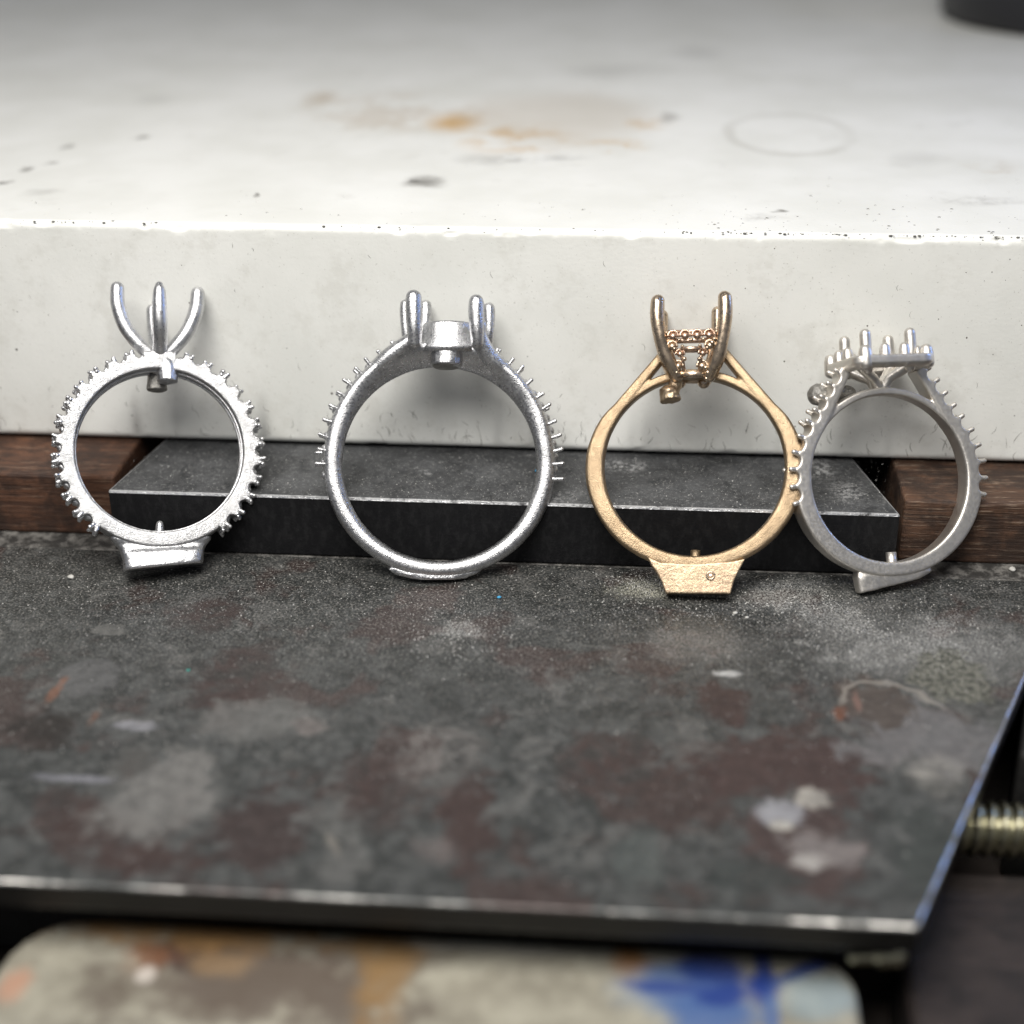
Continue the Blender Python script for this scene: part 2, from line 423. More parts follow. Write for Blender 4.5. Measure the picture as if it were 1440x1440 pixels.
# wood blocks -------------------------------------------------------
def wood(name, c0, c1, c2):
    t = NT(name)
    g = t.noise(5, 8, 0.7, t.mapv(t.co, (0, 0, 0), (0, 0, 0), (5.5, 1, 0.55)), 1.2)
    f = t.noise(24, 5, 0.7, t.mapv(t.co, (0, 0, 0), (0, 0, 0), (9, 1, 0.5)))
    cc = t.mix(t.step(g, 0.3, 0.7), c0, c1)
    cc = t.mix(t.math('MULTIPLY', t.step(f, 0.54, 0.66), 0.65), cc, c2)
    cc = t.mix(t.step(t.noise(2.5, 4, 0.7), 0.42, 0.60, 0.0, 0.75), cc, tuple(x * 0.5 for x in c0))
    cc = t.mix(t.math('MULTIPLY', t.step(f, 0.42, 0.30), 0.8), cc, tuple(x * 0.2 for x in c0))
    return t.out(cc, 0.62, 0, t.bump(t.math('ADD', g, f), 0.5, 0.03))
yw = at_z(80, 748, 0).y
xl = at_y(164, 700, yw).x; xr = at_y(1268, 740, yw).x
wl = solid('wood_block', [(-11, yw), (xl, yw), (xl, 22), (-11, 22)], -0.016, Z_BAR + 0.01, wood('red_brown_wood', (0.036, 0.015, 0.008), (0.140, 0.060, 0.030), (0.24, 0.15, 0.10)), 0.03)
tag(wl, 'reddish brown wood block at the left end of the black bar', 'wood block', 'wood blocks under the white block')
wr = solid('wood_block', [(xr, yw), (11, yw), (11, 22), (xr + 0.06, 22)], -0.016, Z_BAR + 0.01, wood('dark_brown_wood', (0.032, 0.016, 0.010), (0.115, 0.056, 0.030), (0.36, 0.27, 0.20)), 0.03)
tag(wr, 'dark brown grained wood block at the right end of the black bar', 'wood block', 'wood blocks under the white block')

# white stone block -------------------------------------------------
t = NT('white_stone')
wv = t.warp(0.9, 0.8, 3); wf = t.warp(0.25, 5, 2)
base = t.mix(t.step(t.noise(0.7, 3, 0.6), 0.3, 0.7), (0.72, 0.72, 0.68), (0.80, 0.80, 0.77))
base = t.mix(t.math('MULTIPLY', t.step(t.noise(1.8, 4, 0.65), 0.58, 0.74), 0.25), base, (0.55, 0.54, 0.50))
ORG = (0.58, 0.38, 0.17); TAN = (0.52, 0.45, 0.36); GRY = (0.22, 0.21, 0.19)
br = t.step(t.noise(1.6, 4, 0.65, wf), 0.40, 0.60)
for (px, py, a, b_, colr, k, soft, gate) in (
        (640, 172, 56, 20, ORG, 1.0, 0.9, 0), (720, 192, 120, 28, ORG, 0.75, 0.8, 1), (860, 207, 75, 15, ORG, 0.9, 0.8, 1),
        (915, 172, 50, 14, ORG, 0.7, 0.8, 1), (940, 165, 20, 12, GRY, 0.5, 0.9, 0), (560, 155, 170, 36, TAN, 0.55, 0.5, 1), (450, 138, 34, 16, TAN, 0.7, 0.9, 0),
        (780, 165, 190, 52, TAN, 0.40, 0.6, 0), (740, 222, 110, 10, GRY, 0.45, 0.8, 1), (850, 100, 120, 14, GRY, 0.22, 0.9, 0), (980, 75, 50, 14, GRY, 0.25, 0.9, 0),
        (597, 256, 44, 13, GRY, 0.9, 0.95, 0), (583, 254, 12, 4, (0.06, 0.05, 0.045), 0.8, 0.9, 0), (215, 140, 40, 10, GRY, 0.16, 0.9, 0),
        (60, 270, 40, 7, GRY, 0.25, 0.9, 1), (1380, 285, 90, 10, GRY, 0.5, 0.9, 1), (1400, 240, 60, 20, TAN, 0.45, 0.8, 1), (1280, 225, 60, 14, GRY, 0.18, 0.9, 0),
        (200, 193, 9, 5, GRY, 0.7, 0.9, 0), (94, 206, 12, 5, GRY, 0.55, 0.9, 0), (36, 238, 16, 5, GRY, 0.75, 0.9, 0), (6, 257, 14, 4, GRY, 0.8, 0.9, 0), (72, 230, 14, 4, GRY, 0.55, 0.9, 0),
        (360, 274, 7, 3, GRY, 0.95, 0.9, 0), (1100, 297, 16, 5, GRY, 0.85, 0.9, 1), (1065, 305, 40, 8, GRY, 0.5, 0.9, 1)):
    c, rx, ry = px_ell(px, py, a, b_, Z_ST)
    f = t.blob(wf if a < 60 else wv, c, rx, ry, 0, soft, k)
    if gate: f = t.math('MULTIPLY', f, br)
    base = t.mix(f, base, colr)
c, rx, ry = px_ell(1110, 188, 86, 28, Z_ST)
rd = t.dist(t.warp(0.1, 3), c, rx, ry)
base = t.mix(t.math('MULTIPLY', t.step(t.math('ABSOLUTE', t.math('SUBTRACT', rd, 1.0)), 0.17, 0.02), t.step(t.noise(1.2, 4), 0.25, 0.6, 0.06, 0.30)), base, (0.38, 0.36, 0.31))
# fine grime: only small flecks
fl = t.step(t.noise(22, 3, 0.5), 0.70, 0.76)
base = t.mix(t.math('MULTIPLY', fl, t.step(t.noise(1.5, 3), 0.5, 0.65)), base, (0.30, 0.28, 0.25))
t.out(base, 0.42, 0, t.bump(t.noise(26, 2, 0.6), 0.12, 0.02))
M_top = t.m
t = NT('white_stone_face')
base = t.mix(t.step(t.noise(0.7, 4, 0.6), 0.3, 0.7), (0.74, 0.745, 0.71), (0.82, 0.822, 0.79))
base = t.mix(t.math('MULTIPLY', t.step(t.noise(2.2, 4, 0.75), 0.50, 0.68), 0.30), base, (0.58, 0.57, 0.52))
base = t.mix(t.step(t.noise(40, 2, 0.6), 0.66, 0.74, 0.0, 0.4), base, (0.36, 0.35, 0.31))
t.out(base, 0.42, 0, t.bump(t.noise(26, 2, 0.6), 0.10, 0.02))
M_face = t.m
def stone_body():
    zb, zt, y0, y1 = Z_BAR + 0.035, Z_ST, Y_ST, 60.0
    b_ = 0.065; prof = []                                   # (y, z, wear)
    for k in range(5):
        a = math.pi / 2 * k / 4; prof.append((y0 + b_ * (1 - math.sin(a)), zb + b_ * (1 - math.cos(a)), 0.5))
    prof += [(y0, zb + b_ + 0.02, 0), (y0, zb + 0.6, 0), (y0, zt - 0.6, 0), (y0, zt - b_ - 0.06, 0), (y0, zt - b_ - 0.02, 0)]
    for k in range(7):
        a = math.pi / 2 * k / 6; prof.append((y0 + b_ * (1 - math.cos(a)), zt - b_ * (1 - math.sin(a)), 1.0 if 0 < k < 6 else 0.3))
    prof += [(y0 + b_ + 0.02, zt, 0), (y0 + b_ + 0.06, zt, 0), (y0 + 0.6, zt, 0), (y0 + 4, zt, 0), (y1, zt, 0), (y1, zb, 0), (y0 + 0.6, zb, 0)]
    xs = [-22.0, -12.0] + list(np.arange(-7.5, 7.51, 0.022)) + [12.0, 22.0]
    rings = []
    for x in xs:
        rg = []
        for (y, z, wr) in prof:
            if wr:
                q = Vector((x * 3.0, y * 9, z * 9)); big = mnoise.noise(Vector((x * 1.1, 4.0, z)))
                nick = max(0.0, mnoise.noise(q * 1.6) - 0.30) * 0.075 + max(0.0, mnoise.noise(Vector((x * 14.0, 7, z * 12))) - 0.35) * 0.03
                d = wr * (nick + 0.006 * big); y, z = y + d * 0.75, z - (d * 0.75 if z > 1.5 else -d * 0.75)
            rg.append((x, y, z))
        rings.append(rg)
    return MB().loft(rings)
stone = obj('stone_block', stone_body(), M_top)
stone.data.materials.append(M_face)
for f_ in stone.data.polygons:
    if f_.normal.z < 0.6: f_.material_index = 1
tag(stone, 'thick white stained stone block the rings lean against', 'stone block')

# scratches and specks on the stone (real, very thin, on the surface)
t = NT('scratch_grime'); t.out((0.13, 0.125, 0.11), 0.8)
M_grime = t.m
t = NT('light_scratch'); t.out((0.27, 0.26, 0.24), 0.8)
M_scr = t.m
mb = MB(); mb2 = MB()
for i in range(270):
    px = rnd.uniform(-20, 1460) if i % 3 else rnd.gauss(760, 260)
    py = 640 + px * 0.022 - 22 - abs(rnd.gauss(0, 26)) if i < 245 else rnd.uniform(345, 600)
    p = at_y(px, py, Y_ST)
    if p.z < Z_BAR + 0.10: continue
    Lh = rnd.uniform(0.012, 0.07) * (1.0 if i < 245 else 0.6); an = rnd.gauss(math.pi / 2 + 0.25, 0.45); bend = rnd.uniform(-0.5, 0.5) * Lh
    pts = []
    for k in range(5):
        s_ = (k / 4 - 0.5) * 2
        x = math.cos(an) * Lh * s_ + math.sin(an) * bend * (1 - s_ * s_); z = math.sin(an) * Lh * s_ - math.cos(an) * bend * (1 - s_ * s_)
        pts.append((p.x + x, Y_ST + 0.0005, p.z + z))
    r = rnd.uniform(0.0014, 0.0034)
    (mb if rnd.random() < 0.45 else mb2).tube(pts, [r * 0.4, r, r * 1.1, r * 0.8, r * 0.3], 6)
for i in range(300):
    px = rnd.uniform(0, 1440) if i % 2 else rnd.uniform(950, 1440); q = rnd.random()
    if q < 0.12: p = at_y(px, rnd.uniform(335, 600), Y_ST); p.y = Y_ST; ax = (1, 0.35, 1)
    elif q < 0.50:
        p = Vector((at_y(px, 324, Y_ST).x, Y_ST + rnd.uniform(0.01, 0.04), 0)); p.z = Z_ST - 0.006; ax = (1.4, 1, 0.4)
    else: p = at_z(px, 316 + px * 0.016 - abs(rnd.gauss(0, 30)), Z_ST); ax = (1.3, 1, 0.3)
    mb.sphere(p, rnd.choice((0.004, 0.004, 0.006, 0.006, 0.009, 0.013)), 6, ax)
o = obj('grime_specks', mb, M_grime, stone); o['kind'] = 'stuff'
o = obj('surface_scratches', mb2, M_scr, stone); o['kind'] = 'stuff'

# stained ceramic tile in front -------------------------------------
ZT = -0.62
t = NT('stained_tile')
fray = t.math('ADD', t.math('MULTIPLY', t.math('SUBTRACT', t.noise(1.6, 4, 0.6), 0.5), 2.4), t.math('MULTIPLY', t.math('SUBTRACT', t.noise(6, 3, 0.6), 0.5), 1.2))
base = t.mix(t.step(t.noise(1.6, 4, 0.65), 0.3, 0.7), (0.18, 0.165, 0.132), (0.37, 0.35, 0.285))
TB = (0.115, 0.092, 0.075); OC = (0.24, 0.15, 0.07)
for (px, py, a, b_, colr, k, soft) in (
        (400, 1385, 230, 90, TB, 0.95, 0.8), (255, 1335, 75, 26, (0.04, 0.03, 0.03), 0.95, 0.9), (210, 1340, 40, 25, (0.22, 0.10, 0.05), 0.6, 0.9),
        (310, 1355, 40, 16, (0.30, 0.20, 0.11), 0.55, 0.8), (280, 1306, 260, 26, (0.34, 0.20, 0.085), 0.9, 0.9), (545, 1370, 42, 85, OC, 0.95, 0.8), (525, 1322, 48, 28, OC, 0.95, 0.8),
        (640, 1400, 90, 40, (0.22, 0.20, 0.16), 0.6, 0.8), (590, 1420, 30, 22, (0.12, 0.10, 0.08), 0.8, 0.8), (640, 1340, 30, 12, (0.20, 0.18, 0.14), 0.7, 0.8),
        (890, 1345, 36, 34, (0.30, 0.15, 0.055), 0.95, 0.9), (700, 1330, 120, 14, (0.50, 0.48, 0.42), 0.6, 0.9), (1010, 1330, 180, 10, (0.36, 0.25, 0.12), 0.7, 0.9), (20, 1385, 24, 24, (0.45, 0.24, 0.16), 0.7, 0.8), (205, 1370, 14, 12, (0.6, 0.55, 0.5), 0.7, 0.8),
        (960, 1395, 100, 60, (0.20, 0.27, 0.36), 0.6, 0.9)):
    c, rx, ry = px_ell(px, py, a, b_, ZT)
    base = t.mix(t.step(t.math('ADD', t.dist(t.co, c, rx, ry), fray), 1.3, 0.3, 0.0, k), base, colr)
BL = (0.022, 0.045, 0.20); BL2 = (0.065, 0.12, 0.28)
for (px, py, a, b_, rot, colr, k) in (
        (960, 1385, 70, 40, 0, BL2, 0.75), (1000, 1360, 60, 30, -0.6, BL, 0.9), (1000, 1425, 60, 40, 0.3, BL2, 0.9), (1075, 1388, 26, 24, 0, BL, 1.0), (1072, 1350, 14, 45, 0, BL, 0.85),
        (1130, 1365, 62, 9, 0.55, BL, 0.95), (1085, 1430, 12, 40, 0, BL2, 0.8), (930, 1388, 60, 10, 0, BL, 0.75), (1150, 1400, 60, 35, 0, (0.26, 0.36, 0.42), 0.5), (1020, 1400, 40, 14, 0.3, BL, 0.9)):
    c, rx, ry = px_ell(px, py, a, b_, ZT)
    base = t.mix(t.step(t.math('ADD', t.dist(t.co, c, rx, ry, rot), t.math('MULTIPLY', fray, 0.5)), 1.3, 0.45, 0.0, k), base, colr)
t.out(base, t.step(t.noise(5, 4), 0.3, 0.7, 0.25, 0.5), 0, t.bump(t.noise(8, 5), 0.2, 0.02))
q0 = at_z(38, 1300, ZT); q1 = at_z(1196, 1326, ZT); q2 = at_z(1203, 1440, ZT)
yb = (q0.y + q1.y) / 2
poly = []
rr = 0.34
xL, xR = q0.x - 0.05, q1.x
for k in range(7):
    an = math.pi / 2 * k / 6; poly.append((xR - rr + rr * math.sin(an), yb - rr + rr * math.cos(an)))
poly += [(xR - 0.15, 2.0)]
poly += [(xL - 0.75, 2.0)]
for k in range(7):
    an = math.pi / 2 * k / 6; poly.append((xL + rr * 1.6 - rr * 1.6 * math.cos(an), yb - rr * 1.6 + rr * 1.6 * math.sin(an)))
tile = solid('ceramic_tile', poly[::-1], ZT - 0.7, ZT, t.m, 0.06, 3)
tag(tile, 'cream stained ceramic tile with blue blotches in front of the steel plate', 'tile')

# dark support block the plate sits on, wood at right, threaded rod, pin
t = NT('black_iron'); t.out(t.mix(t.noise(4, 5), (0.006, 0.006, 0.006), (0.03, 0.028, 0.027)), 0.6, 0.2, t.bump(t.noise(12, 5), 0.4, 0.03))
M_iron = t.m
sup = solid('iron_block', [(-9, Y_PF + 1.0), (1.6, Y_PF + 1.0), (2.6, 20), (-9, 20)], -1.549, -0.315, M_iron, 0.03)
tag(sup, 'black iron block carrying the blotched steel plate', 'iron block')
zr = -0.62
pr = at_z(1400, 1166, zr)
zinc = NT('zinc_thread'); zinc.out(zinc.mix(zinc.noise(6, 4), (0.55, 0.52, 0.36), (0.42, 0.40, 0.30)), 0.28, 1.0)
mb = MB()
rings = []; seg = 28; pitch = 0.098; x0 = pr.x - 0.9; nst = 420
for i in range(nst):
    x = x0 + i * 0.008; rg = []
    for k in range(seg):
        ph = 2 * math.pi * k / seg
        u = ((x / pitch) + k / seg) % 1.0
        r_ = 0.178 + 0.042 * (1 - abs(2 * u - 1)) ** 0.8
        rg.append((x, pr.y + r_ * math.cos(ph), zr + r_ * math.sin(ph)))
    rings.append(rg)
mb.loft(rings)
rod = obj('threaded_rod', mb, zinc.m)
tag(rod, 'zinc threaded rod sticking out beside the right edge of the steel plate', 'threaded rod')
wp = wood('dark_wood', (0.012, 0.008, 0.0075), (0.030, 0.021, 0.019), (0.045, 0.032, 0.028))
g0 = at_z(1262, 1330, -0.86); g1 = at_z(1335, 1222, -0.86)
blk = solid('wood_rail', [(g0.x, 1.5), (12, 1.5), (12, g1.y), (g1.x - 0.05, g1.y), (g0.x, g0.y)], -1.548, -0.86, wp, 0.08, 3)
tag(blk, 'dark brown blurred wood rail in the lower right corner below the threaded rod', 'wood rail')
pn = at_z(1205, 1345, -0.5); pn2 = at_z(1258, 1343, -0.5)
mb = MB(); ax = Vector((pn2.x - pn.x, pn2.y - pn.y, 0)).normalized()
mb.tube([pn - ax * 0.02, pn2 - ax * 0.06], 0.055, 14)
mb.tube([pn2 - ax * 0.09, pn2], 0.085, 14)
tag(obj('steel_pin', mb, zinc.m), 'small bright steel pin under the right front corner of the plate', 'pin')
# iron bracket carrying rod at the right
br0 = at_z(1440, 1040, -0.25)
brk = solid('iron_bracket', [(br0.x - 0.05, pr.y + 0.55), (br0.x + 3, pr.y + 0.55), (br0.x + 3, 14), (br0.x + 0.9, 14)], -1.547, -0.30, M_iron, 0.05)
tag(brk, 'black iron bracket behind the threaded rod at the right edge', 'bracket')

# black knob handle resting on the far right of the stone
kb = at_z(1440, 40, Z_ST)
t = NT('black_plastic'); t.out((0.010, 0.010, 0.013), 0.4)
mb = MB()
ctr = Vector((kb.x + 1.05, kb.y + 0.95, Z_ST))
prof = [(1.95, 0.0), (2.1, 0.10), (2.15, 0.9), (2.0, 1.25), (1.1, 1.42), (0.7, 1.46), (0.65, 2.3), (0.55, 2.45)]
mb.loft([[(ctr.x + r_ * math.cos(2 * math.pi * k / 40), ctr.y + r_ * math.sin(2 * math.pi * k / 40), ctr.z + h) for k in range(40)] for r_, h in prof])
tag(obj('black_knob', mb, t.m), 'round black blurred knob on the far right of the white block', 'knob')

# ------------------------------------------------------------------ ring helpers
def ring_root(label):
    e = bpy.data.objects.new('ring_casting', None); sc.collection.objects.link(e)
    e.empty_display_size = 0.3
    tag(e, label, 'ring', 'ring castings leaning on the white block')
    return e
def place(root, px, anchor, rel_yaw, roll, lean, size=1.0):
    """Rest the ring on the plate (z = 0) touching the stone face; its local point `anchor` is put at column px of the view."""
    V = []
    for ch in root.children:
        co = np.empty(len(ch.data.vertices) * 3); ch.data.vertices.foreach_get('co', co)
        m = np.array(ch.matrix_local)
        V.append(co.reshape(-1, 3) @ m[:3, :3].T + m[:3, 3])
    V = np.vstack(V)
    g = at_z(px, 805, 0.0)
    yaw = math.atan2(-(g.x - CAMP.x), g.y - CAMP.y) + R(rel_yaw)
    M = Matrix.Rotation(yaw, 3, 'Z') @ Matrix.Rotation(-R(lean), 3, 'X') @ Matrix.Rotation(R(roll), 3, 'Y')
    M = M @ Matrix.Scale(size, 3)
    W = V @ np.array(M).T
    loc = Vector((0, Y_ST - 0.002 - W[:, 1].max(), -W[:, 2].min() + 0.0005))
    a = M @ Vector(anchor) + loc
    # column plane of the camera: all points seen at px
    n_ = ray(px, 0).cross(ray(px, 1440))
    loc.x -= n_.dot(a - CAMP) / n_.x
    root.matrix_world = Matrix.Translation(loc) @ M.to_4x4()

def instance(name, me, parent, loc, rot=None, scale=(1, 1, 1)):
    o = bpy.data.objects.new(name, me); sc.collection.objects.link(o); o.parent = parent
    M = Matrix.Translation(loc)
    if rot is not None: M = M @ rot.to_4x4()
    o.matrix_local = M @ Matrix.Diagonal((*scale, 1))
    return o
def out_rot(dirv):
    z = Vector(dirv).normalized(); y = Vector((0, 1, 0)); y = (y - z * y.dot(z)).normalized(); x = y.cross(z)
    return Matrix((x, y, z)).transposed()

def polar(cx, cz, r, deg, y=0.0):
    """deg measured from the top, clockwise as seen by the camera."""
    a = R(deg); return Vector((cx + r * math.sin(a), y, cz + r * math.cos(a)))

# ================================================================== RING 1: eternity band
r1 = ring_root('bright silver ring with notched beaded band and three tall curved claws')
BX, BY = 228, 798
p1 = lambda px, py, y=0.0: ((px - BX) * K, y * K, (BY - py) * K)
cx, _, cz = p1(223, 630)
NR = 1080; NOT = 32
path, win, wout, dep = [], [], [], []
RIN = 116 * K
for i in range(NR):
    dg = 360.0 * i / NR; s_ = dg if dg <= 180 else dg - 360
    rr_ = RIN + 11 * K
    path.append(polar(cx, cz, rr_, dg)); win.append(11 * K); dep.append(24 * K)
    u = ((dg / 360.0 * NOT + 0.5) % 1.0 - 0.5) * (360.0 / NOT)      # deg from a notch centre
    arc = R(abs(u)) * 138                                          # px
    ro = 27.5
    if abs(s_) < 143 and abs(s_) > 9:
        nw = 8.0
        if arc < nw: ro = 27.5 - 9.0 * math.sqrt(max(0, 1 - (arc / nw) ** 2))
        ro += 1.2 * mnoise.noise(Vector((dg * 0.4, 1, 2)))
    elif abs(s_) >= 143: ro = 22
    wout.append((ro - 11) * K)
mb = MB().bar(path, win, wout, dep, n=9, seg=32, closed=True, center=(cx, 0, cz))
band = obj('band', mb, M_band, r1, rough=(0.0010, 55, 1.0, 0.0014, 11))
# bearing ring under the notches, between the two scalloped rails
pth = [polar(cx, cz, RIN + 14 * K, d_) for d_ in np.arange(0, 360, 0.75)]
wo_ = [(8.5 if abs(d_ if d_ <= 180 else d_ - 360) < 140 else 6) * K + 2.2 * K * math.sin(R(d_) * NOT * 2) for d_ in np.arange(0, 360, 0.75)]
obj('bearing_ring', MB().bar(pth, 8 * K, wo_, 15 * K, n=5, seg=20, closed=True, center=(cx, 0, cz)), M_silver, r1, rough=(0.003, 30, 5))
# inner grooves as raised rails
mb = MB()
for yy in (-9, 9):
    mb.bar([polar(cx, cz, RIN - 0.5 * K, d_, yy * K) for d_ in np.arange(0, 360, 1.5)], 1.5 * K, 2 * K, 3.5 * K, n=3, seg=10, closed=True, center=(cx, 0, cz))
obj('inner_rails', mb, M_silver, r1, rough=(0.002, 40))
# beads on every ridge
mb = MB()
for k in range(NOT):
    dg = (k + 0.5) * 360.0 / NOT; s_ = dg if dg <= 180 else dg - 360
    if abs(s_) > 146 or abs(s_) < 10: continue
    for yy in (-21, -13, 0, 13, 21):
        for dd in (-1.35, 1.35):
            if rnd.random() < 0.08: continue
            h = rnd.uniform(0.0, 3.6) if yy else 0.5
            y_ = (yy + rnd.uniform(-1.5, 1.5)) * K; d2_ = dg + dd + rnd.uniform(-0.35, 0.35)
            mb.tube([polar(cx, cz, RIN + 24 * K, d2_, y_), polar(cx, cz, RIN + (27 + h * 0.5) * K, d2_ + dd * 0.15, y_), polar(cx, cz, RIN + (27 + h) * K, d2_ + dd * 0.35, y_ * 1.03)],
                    [3.8 * K, 3.3 * K, rnd.uniform(2.6, 3.5) * K], 8)
o = obj('bead_prongs', mb, M_silver, r1, rough=(0.002, 60)); o['kind'] = 'stuff'
# claws
def claw(root, pts, mat, name='claw', flat=1.0, seed=0.0, amp=0.0015):
    A = cr([(*q[0], q[1] * K * (1.28 if root is r1 else 1.12 if root is r2 else 1.0)) for q in pts], 9)
    mb = MB().tube([a[:3] for a in A], [a[3] for a in A], 16, flat=flat)
    return obj(name, mb, mat, root, rough=(amp, 40, seed))
claw(r1, [(p1(211, 489, -4), 7.5), (p1(194, 474, -6), 8), (p1(176, 450, -7), 8), (p1(166, 420, -8), 8), (p1(165, 395, -8), 7.6)], M_silver, seed=1)
claw(r1, [(p1(233, 489, -4), 7.5), (p1(249, 473, -6), 8), (p1(264, 452, -7), 8.2), (p1(275, 424, -8), 8.4), (p1(278, 398, -8), 8)], M_silver, seed=2)
claw(r1, [(p1(223, 487, -16), 8), (p1(223, 474, -30), 8), (p1(222, 455, -42), 8.4), (p1(221, 430, -48), 8.2), (p1(221, 407, -50), 6.6), (p1(221, 400, -50), 4.5)], M_silver, seed=3)
claw(r1, [(p1(220, 494, 10), 7.5), (p1(220, 476, 24), 7.5), (p1(219, 452, 36), 7.5), (p1(218, 428, 42), 7.5), (p1(217, 412, 43), 7)], M_silver, seed=4)
mb = MB().tube([p1(222, 502, 0), p1(222, 488, 0)], [16 * K, 12 * K], 18)
obj('claw_base', mb, M_silver, r1, rough=(0.003, 40))
# cut sprue stubs inside the top
mb = MB().tube([p1(234, 504, -12), p1(234, 518, -13), p1(234, 531, -14)], [14 * K, 15 * K, 15 * K], 16, r1=False)
s1 = obj('sprue_stub', mb, M_silver, r1, voxel=0.009, rough=(0.006, 22))
mb = MB().tube([p1(221, 510, 14), p1(221, 538, 14)], [13 * K, 15 * K], 16, r1=False)
obj('sprue_stub', mb, M_cut, r1, voxel=0.009, rough=(0.006, 22))
mb = MB().tube([p1(223, 752), p1(223, 738), p1(223, 734)], [6.5 * K, 6.5 * K, 5.5 * K], 12)
obj('pin_nub', mb, M_silver, r1, rough=(0.006, 20))
# flared sprue button below
def button(rows, seg=26, n=5):
    """rows: (centre px, py, half width px, half depth px, tilt px)"""
    rings = []
    for (c_, hw, hd, tilt) in rows:
        rg = []
        for k in range(seg):
            q = 2 * math.pi * k / seg; e = 2.0 / n
            x = math.copysign(abs(math.cos(q)) ** e, math.cos(q)); y = math.copysign(abs(math.sin(q)) ** e, math.sin(q))
            rg.append((c_[0] + x * hw * K, c_[1] + y * hd * K, c_[2] + x * tilt * K))
        rings.append(rg)
    return MB().loft(rings)
mb = button([(p1(225, 751), 70, 20, 0), (p1(225, 756), 69, 21.5, 0), (p1(226, 763), 63, 20, 1), (p1(227, 769), 59, 22, 2), (p1(227, 774), 57, 26, 3), (p1(228, 780), 56, 28, 4), (p1(228, 792), 55, 29, 5), (p1(228, 795), 54, 28, 5)])
obj('sprue_button', mb, M_silver, r1, voxel=0.008, rough=(0.003, 14, 3.0, 0.0012, 50))
place(r1, 224, p1(223, 630, 0), 5.0, 9.5, 33)

# ================================================================== RING 2: round shank, cup head
r2 = ring_root('grainy silver ring with round shank, rows of little pins and open cup head')
BX, BY = 616, 813
p2 = lambda px, py, y=0.0: ((px - BX) * K, y * K, (BY - py) * K)
cx, _, cz = p2(618.5, 650)
RIN = 136.5 * K
def w2(s_): return interp(abs(s_), [0, 18, 30, 50, 80, 120, 150, 180], [19, 20, 18, 15.5, 13.8, 13.0, 12.0, 11.5]) * K
path, ww, dd, tp = [], [], [], []
for dg in np.arange(0, 360, 0.75):
    s_ = dg if dg <= 180 else dg - 360
    wv_ = w2(s_); path.append(polar(cx, cz, RIN + wv_, dg)); ww.append(wv_); dd.append(max(wv_ * 1.05, 14 * K)); tp.append(interp(abs(s_), [0, 30, 75], [0.62, 0.55, 0.0]))
mb = MB().bar(path, ww, ww, dd, n=2.3, seg=28, closed=True, center=(cx, 0, cz), taper=tp)
for sg in (-1, 1):                                             # shoulders sweeping up into the claws
    for yy in (-26, 22):
        a_ = cr([(*polar(cx, cz, RIN + 24 * K, sg * 34, -8 * K if yy < 0 else 8 * K), 12 * K), (*polar(cx, cz, RIN + 30 * K, sg * 24, yy * 0.6 * K), 13 * K), (*p2(628 + sg * 46, 474, yy), 10.5 * K), (*p2(628 + sg * 47, 458, yy - 4), 8.5 * K)], 6)
        mb.tube([q[:3] for q in a_], [q[3] for q in a_], 14)
obj('shank', mb, M_silver2, r2, voxel=0.0095, rough=(0.0007, 60, 2.0, 0.003, 6))
pinm = MB().tube([(0, 0, -5 * K), (0, 0, 5 * K), (0, 0, 9 * K)], [3.3 * K, 2.5 * K, 2.9 * K], 9).mesh('pin_prong')
roughen(pinm, 0.0015, 60)
pinm.polygons.foreach_set('use_smooth', [True] * len(pinm.polygons)); pinm.materials.append(M_silver2)
zc2 = lambda zx, zy: (zx / 3.2 + 420, zy / 3.2 + 390)
for (zx, zy) in [(460, 240), (412, 272), (353, 312), (303, 360), (257, 407), (212, 457), (174, 514), (140, 574), (112, 638), (97, 711), (88, 776), (92, 838),
                 (878, 250), (903, 297), (966, 344), (1008, 400), (1053, 452), (1093, 510), (1128, 572), (1146, 637), (1163, 705), (1168, 767), (1170, 832), (1170, 900)]:
    px, py = zc2(zx, zy); x, _, z = p2(px, py)
    an = math.degrees(math.atan2(x - cx, z - cz)); wv_ = w2(an)
    for yy in (-8, 8):
        a2 = an + rnd.uniform(-0.6, 0.6)
        dirv = polar(0, 0, 1, a2 + rnd.uniform(-9, 9)); dirv.y = 0.12 * (1 if yy > 0 else -1) + rnd.uniform(-0.1, 0.1)
        instance('pin_prong', pinm, r2, polar(cx, cz, RIN + 2 * wv_ - 1.0 * K, a2, (yy + rnd.uniform(-1, 1)) * K), out_rot(dirv), (1, 1, rnd.uniform(0.85, 1.2)))
# little bright seats between pins
mb = MB()
for s_ in list(np.arange(-96, -20, 6.6)) + list(np.arange(20, 98, 6.6)):
    mb.sphere(polar(cx, cz, RIN + 2 * w2(s_) - 2.5 * K, s_), 6.5 * K, 10)
obj('seat_beads', mb, M_silver2, r2, rough=(0.002, 40))['kind'] = 'stuff'
